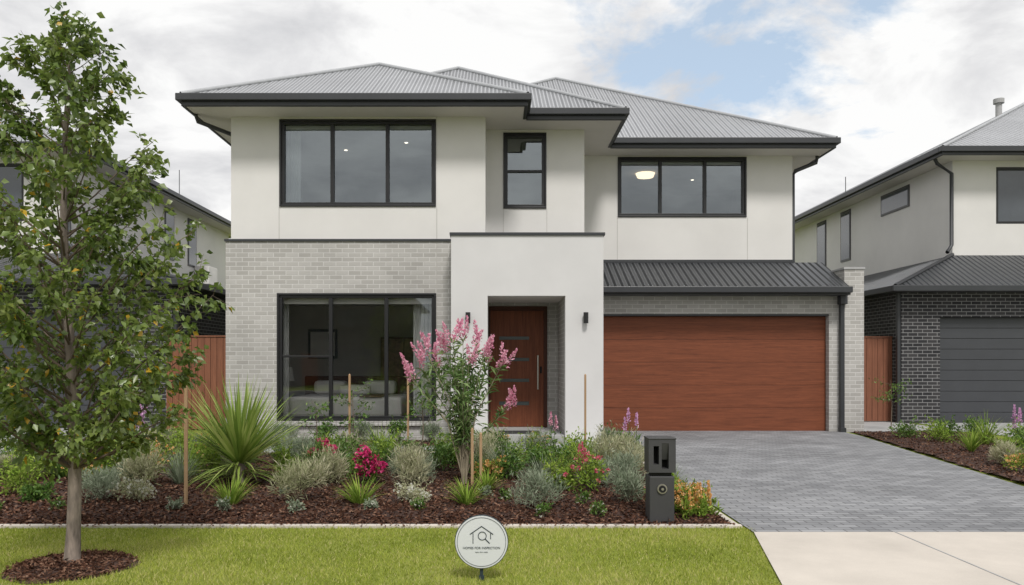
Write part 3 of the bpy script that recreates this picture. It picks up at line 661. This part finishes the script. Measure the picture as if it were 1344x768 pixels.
# ---------------------------------------------------------------- shrubs
def shrub(name,x,y,r,h,n,L,W,lm,fm=None,fn=0,fs=.03,up=.3,lumps=8,ff=3):
    a=Acc(); b=np.array([x,y,.03]); C=[]
    for i in range(lumps):
        az=random.uniform(0,6.283); q=r*.65*math.sqrt(random.random()); C.append(b+[q*math.cos(az),q*math.sin(az),h*random.uniform(.3,.78)])
        tube(a,[b,(b+C[-1])/2+[0,0,.02],C[-1]],[.006,.004,.002],4,0)
    C=np.array(C); idx=rng.integers(0,lumps,n); u=nrm(rng.normal(size=(n,3)))*(rng.random(n)**.4)[:,None]
    P=C[idx]+u*np.array([r*.45,r*.45,h*.3]); P[:,2]=np.maximum(P[:,2],.02)
    D=u*.8+rng.normal(0,.45,(n,3)); D[:,2]+=up
    tone=np.array([random.uniform(-.2,.2) for _ in range(lumps)])[idx]
    leaves(a,P,D,L,W,1,np.clip(rng.normal(.5,.22,n)+tone,0,1),fold=.2,droop=.1)
    for i in range(10):
        az=random.uniform(0,6.283); e=b+[r*random.uniform(.3,1.05)*math.cos(az),r*random.uniform(.3,1.05)*math.sin(az),h*random.uniform(.8,1.25)]
        tube(a,[b+[0,0,h*.3],e],[.003,.0015],3,0); k=9; t=rng.uniform(.5,1.05,k)[:,None]; s=b+[0,0,h*.3]; leaves(a,s+(e-s)*t,rng.normal(0,.6,(k,3))+[0,0,.5],L*.9,W,1)
    mats=[M_twig,lm]
    if fm:
        mats.append(fm); w_=nrm(rng.normal(size=(fn,3))*np.array([1,1,.6])+[0,-.25,.7]); pts=C[rng.integers(0,lumps,fn)]+w_*np.array([r*.5,r*.5,h*.36])
        for c in pts:
            k=14; o=nrm(rng.normal(size=(k,3))); leaves(a,c+o*fs*.2,o,fs,fs*.75,2)
    a.build(name,mats,loc=(x,y,0))
def tuft(x,y,n,L,W,lean=(.05,.9),curve=(.3,1.1),br=.04,z=.03,segs=5):
    a=Acc(); az=rng.random(n)*6.283; q=br*np.sqrt(rng.random(n)); P=np.stack([x+q*np.cos(az),y+q*np.sin(az),np.full(n,z)],1)
    le=rng.uniform(*lean,n); blades(a,P,az+rng.normal(0,.25,n),L*rng.uniform(.7,1.1,n),le,rng.uniform(*curve,n),W*rng.uniform(.75,1.2,n),0,segs)
    return a
def tussock(x,y,h,n=130,lm=None,name='strap_leaf_tussock',W=.014):
    tuft(x,y,n,h*1.15,W).build(name,[lm or M_lime],loc=(x,y,0))
def spikes(x,y,n,h,fm,lm=None,name='flower_spikes',pr=.03):
    a=Acc(); 
    for i in range(n):
        bx,by=x+random.uniform(-.12,.12),y+random.uniform(-.12,.12); hh=h*random.uniform(.75,1.05); tp=np.array([bx+random.uniform(-.05,.05),by,hh]); tube(a,[(bx,by,.02),tp],[.005,.003],4,0)
        panicle(a,tp-[0,0,.16],(0,0,1),.2,pr,1,70)
        k=40; t=rng.random(k)*.6; leaves(a,np.stack([bx+rng.normal(0,.02,k),by+rng.normal(0,.02,k),t*hh],1),rng.normal(0,.7,(k,3))+[0,0,.5],.09,.02,0)
    a.build(name,[lm or M_green,fm],loc=(x,y,0))
Yx,Yy=-3.02,9.4
a=tuft(Yx,Yy,240,1.06,.043,lean=(.0,1.15),curve=(.02,.5),br=.04,z=.30,segs=7)
tube(a,[(Yx,Yy,0),(Yx+.01,Yy,.4)],[.07,.06],10,1)
k=80; az=rng.random(k)*6.283; blades(a,np.stack([Yx+.05*np.cos(az),Yy+.05*np.sin(az),rng.uniform(.15,.35,k)],1),az,rng.uniform(.4,.75,k),rng.uniform(1.1,1.7,k),rng.uniform(.4,1.1,k),.032,0,7)
a.build('yucca_plant',[M_yucca,M_bark],loc=(Yx,Yy,0))
G=dict(g=lambda x,y,r,h:shrub('green_shrub',x,y,r,h,560,.055,.024,M_green),
 l=lambda x,y,r,h:shrub('lime_shrub',x,y,r,h,560,.055,.022,M_lime),
 v=lambda x,y,r,h:shrub('lavender_shrub',x,y,r,h,1300,.075,.009,M_grey,up=.9,lumps=10),
 c=lambda x,y,r,h:shrub('cream_grass_shrub',x,y,r,h,1200,.10,.008,M_cream,up=1.0,lumps=10),
 w=lambda x,y,r,h:shrub('white_flowering_shrub',x,y,r,h,900,.03,.014,M_cream,M_whitef,70,.014),
 m=lambda x,y,r,h:shrub('magenta_flowering_shrub',x,y,r,h,450,.05,.025,M_green,M_mag,60,.042),
 r=lambda x,y,r_,h:shrub('red_flowering_shrub',x,y,r_,h,650,.05,.02,M_lime,M_red,24,.028),
 o=lambda x,y,r,h:shrub('orange_flowering_shrub',x,y,r,h,600,.045,.014,M_lime,M_orange,75,.018,up=.7),
 t=lambda x,y,r,h:tussock(x,y,h),
 f=lambda x,y,r,h:tussock(x,y,h,220,M_green,'green_grass_tussock',.010),
 s=lambda x,y,r,h:tussock(x,y,h,200,M_grey,'silver_grass_tussock',.009))
spec="""c -2.03 8.3 .28 .44|v -4.12 8.3 .30 .34|w -3.73 8.2 .24 .27|t -2.69 8.1 .2 .32|t -1.38 8.1 .2 .32|w -.86 8.2 .22 .22|t -.29 8.1 .2 .3|v .42 8.0 .28 .36|v 1.37 8.2 .24 .36
g -4.75 8.3 .2 .2|l -5.2 8.7 .3 .35|o -4.1 9.6 .36 .55|g -5.0 10.2 .35 .45|l -5.6 9.6 .35 .42|g -6.2 10.3 .4 .5|m -1.48 9.5 .2 .44|g -1.98 9.9 .32 .4|v -1.0 9.5 .3 .4|g .1 9.8 .25 .4
r 1.03 8.95 .26 .46|l .72 9.1 .22 .34|o 1.84 7.65 .2 .30|o 2.0 7.85 .15 .24|l 1.72 8.1 .2 .32|v 1.5 9.6 .28 .4|c 1.45 10.4 .25 .5|g .8 10.2 .3 .42|l .35 10.6 .3 .4|c -.2 10.6 .28 .5|g -.75 10.7 .32 .42
l -1.45 11.0 .3 .42|g -2.1 11.2 .35 .42|m -2.35 10.8 .18 .42|v -2.8 11.2 .3 .42|g -3.5 10.7 .35 .5|o -3.9 11.2 .35 .5|l -4.6 11.4 .35 .5|g -5.3 11.6 .4 .5|l -6.1 11.8 .4 .5|g -6.9 11.5 .4 .5|l -6.9 10.3 .35 .45|v -5.9 11.0 .3 .45
g 1.8 11.4 .32 .45|l 1.2 11.6 .32 .42|c 1.75 10.3 .25 .4|v .6 11.7 .3 .42|g 0 11.8 .35 .4|l -.7 12.0 .3 .4|g -1.7 12.2 .3 .36|v -3.3 12.3 .3 .4|g -4.2 12.5 .35 .42|v -5.2 12.6 .35 .42|l -2.6 12.4 .25 .36|g 1.9 12.5 .25 .4|o -4.8 9.3 .25 .4|l -3.55 9.9 .25 .42|o .1 12.6 .2 .35
g -4.6 14.8 .28 .4|v -3.9 14.8 .25 .35|g -3.2 14.85 .25 .35|v -2.5 14.8 .25 .36|g -1.8 14.85 .25 .38|v -1.2 14.8 .2 .36
l 8.1 14.6 .3 .38|g 8.5 15.0 .32 .4|t 8.75 14.2 .3 .55|g 7.95 15.4 .3 .35|l 7.6 11.9 .3 .35|c 7.3 11.4 .2 .3|g 8.2 12.1 .3 .42|t 7.9 13.2 .3 .4|o 7.0 10.6 .2 .28|l 8.9 13.3 .35 .45|g 9.3 15.3 .3 .4|t 9.2 12.0 .3 .5|l 7.9 10.4 .3 .35|v 7.2 9.2 .3 .35|g 8.6 10.0 .3 .4"""
for line in spec.split('\n'):
    for s in line.split('|'):
        q=s.split(); G[q[0]](*map(float,q[1:]))
placed=[]
tries=0
while len(placed)<66 and tries<3000:
    tries+=1; x=random.uniform(-7.0,2.0); y=random.uniform(9.0,12.8)
    if abs(x-Yx)<.4 and y<10: continue
    if abs(x+1.48)<.3 and y<9.7: continue
    if any((x-a_)**2+(y-b_)**2<.30**2 for a_,b_ in placed): continue
    placed.append((x,y)); G[random.choice('fffsstgllvcco')](x,y,random.uniform(.16,.26),random.uniform(.28,.5))
for x,y in ((-4.29,7.76),(-3.12,7.75),(-2.67,7.8),(-1.93,7.7),(-1.23,7.75),(-.74,7.8),(.45,7.5),(.97,7.55),(-4.9,7.8),(-5.5,7.9),(-.1,8.6),(-2.3,8.8),(.1,8.4),(.9,8.2)):
    shrub('groundcover_plant',x,y,.08,.12,130,.035,.016,M_green if random.random()<.5 else M_grey,M_whitef,6,.012,lumps=4)
for q in ((-.1,9.0,.26),(-1.75,10.3,.3),(.75,9.9,.4),(-.45,11.2,.45),(1.2,10.9,.5),(-3.9,10.2,.4),(-5.6,11.2,.45),(-2.4,9.4,.3)): tussock(*q)
spikes(-5.35,12.0,5,.85,M_purp); spikes(1.88,11.2,3,.8,M_purp); spikes(.79,12.4,2,.8,M_pink); spikes(8.3,12.6,5,.75,M_purp)
spikes(1.05,9.4,3,.5,M_red,pr=.02)
for q in ((2.02,7.6),(1.9,7.55),(1.75,7.75)): spikes(*q,4,.3,M_orange,M_lime,'orange_flower_spikes',.022)
# ---------------------------------------------------------------- world + sun
w=bpy.data.worlds.new('sky'); scene.world=w; w.use_nodes=True
nt=w.node_tree; nt.nodes.clear(); L=nt.links.new
out=N(nt,'ShaderNodeOutputWorld'); bg=N(nt,'ShaderNodeBackground',Strength=.1); L(bg.outputs[0],out.inputs[0])
sky=N(nt,'ShaderNodeTexSky'); sky.sky_type='NISHITA'; sky.sun_disc=False; sky.sun_elevation=math.radians(52); sky.sun_rotation=math.radians(168)
tc=N(nt,'ShaderNodeTexCoord'); sp=N(nt,'ShaderNodeSeparateXYZ'); L(tc.outputs['Generated'],sp.inputs[0])
zz=mathn(nt,'ADD',mathn(nt,'MAXIMUM',sp.outputs[2],0.0),.22)
cb=N(nt,'ShaderNodeCombineXYZ'); L(mathn(nt,'DIVIDE',sp.outputs[0],zz),cb.inputs[0]); L(mathn(nt,'DIVIDE',sp.outputs[1],zz),cb.inputs[1])
n1=N(nt,'ShaderNodeTexNoise',Scale=3.0,Detail=9.0,Roughness=.60,Distortion=.25); L(cb.outputs[0],n1.inputs['Vector'])
n2=N(nt,'ShaderNodeTexNoise',Scale=2.4,Detail=8.0,Roughness=.58,Distortion=.35)
mp=N(nt,'ShaderNodeMapping'); mp.inputs['Location'].default_value=(3.1,5.2,0); L(cb.outputs[0],mp.inputs[0]); L(mp.outputs[0],n2.inputs['Vector'])
dp=N(nt,'ShaderNodeVectorMath',operation='DOT_PRODUCT'); L(tc.outputs['Generated'],dp.inputs[0]); dp.inputs[1].default_value=(.275,.885,.372)
mr=N(nt,'ShaderNodeMapRange'); L(dp.outputs['Value'],mr.inputs[0]); mr.inputs[1].default_value=.968; mr.inputs[2].default_value=.996; mr.inputs[3].default_value=0; mr.inputs[4].default_value=.28
den=mathn(nt,'SUBTRACT',mathn(nt,'ADD',n1.outputs[0],.20),mr.outputs[0])
cov=ramp(nt,[(.40,(0,0,0)),(.52,(1,1,1))]); L(den,cov.inputs[0])
cl=ramp(nt,[(.34,(6.5,6.55,6.75)),(.45,(8.0,8.0,8.1)),(.56,(9.9,9.9,9.85))]); L(n2.outputs[0],cl.inputs[0])
hs=N(nt,'ShaderNodeVectorMath',operation='SCALE'); L(sky.outputs[0],hs.inputs[0]); hs.inputs['Scale'].default_value=1.5
thin=N(nt,'ShaderNodeMix',data_type='RGBA'); thin.inputs[0].default_value=.52; L(hs.outputs[0],thin.inputs[6]); thin.inputs[7].default_value=(7.4,8.7,9.8,1)
mx=N(nt,'ShaderNodeMix',data_type='RGBA'); L(cov.outputs[0],mx.inputs[0]); L(thin.outputs[2],mx.inputs[6]); L(cl.outputs[0],mx.inputs[7]); L(mx.outputs[2],bg.inputs[0])
sd=bpy.data.lights.new('sun','SUN'); sd.energy=2.7; sd.angle=math.radians(11); sd.color=(1,.965,.925)
so=bpy.data.objects.new('sun',sd); COL.objects.link(so); so.rotation_euler=(math.radians(38),0,math.radians(12)); so.location=(3,-10,15)
# ---------------------------------------------------------------- camera
cd=bpy.data.cameras.new('camera'); cam=bpy.data.objects.new('camera',cd); COL.objects.link(cam)
cd.sensor_width=36; cd.lens=36*1045/1344; cd.shift_x=22/1344; cd.shift_y=92/1344; cd.clip_end=1500; cd.clip_start=.1
cam.location=(0,0,1.5); cam.rotation_euler=(math.pi/2,0,0)
scene.camera=cam
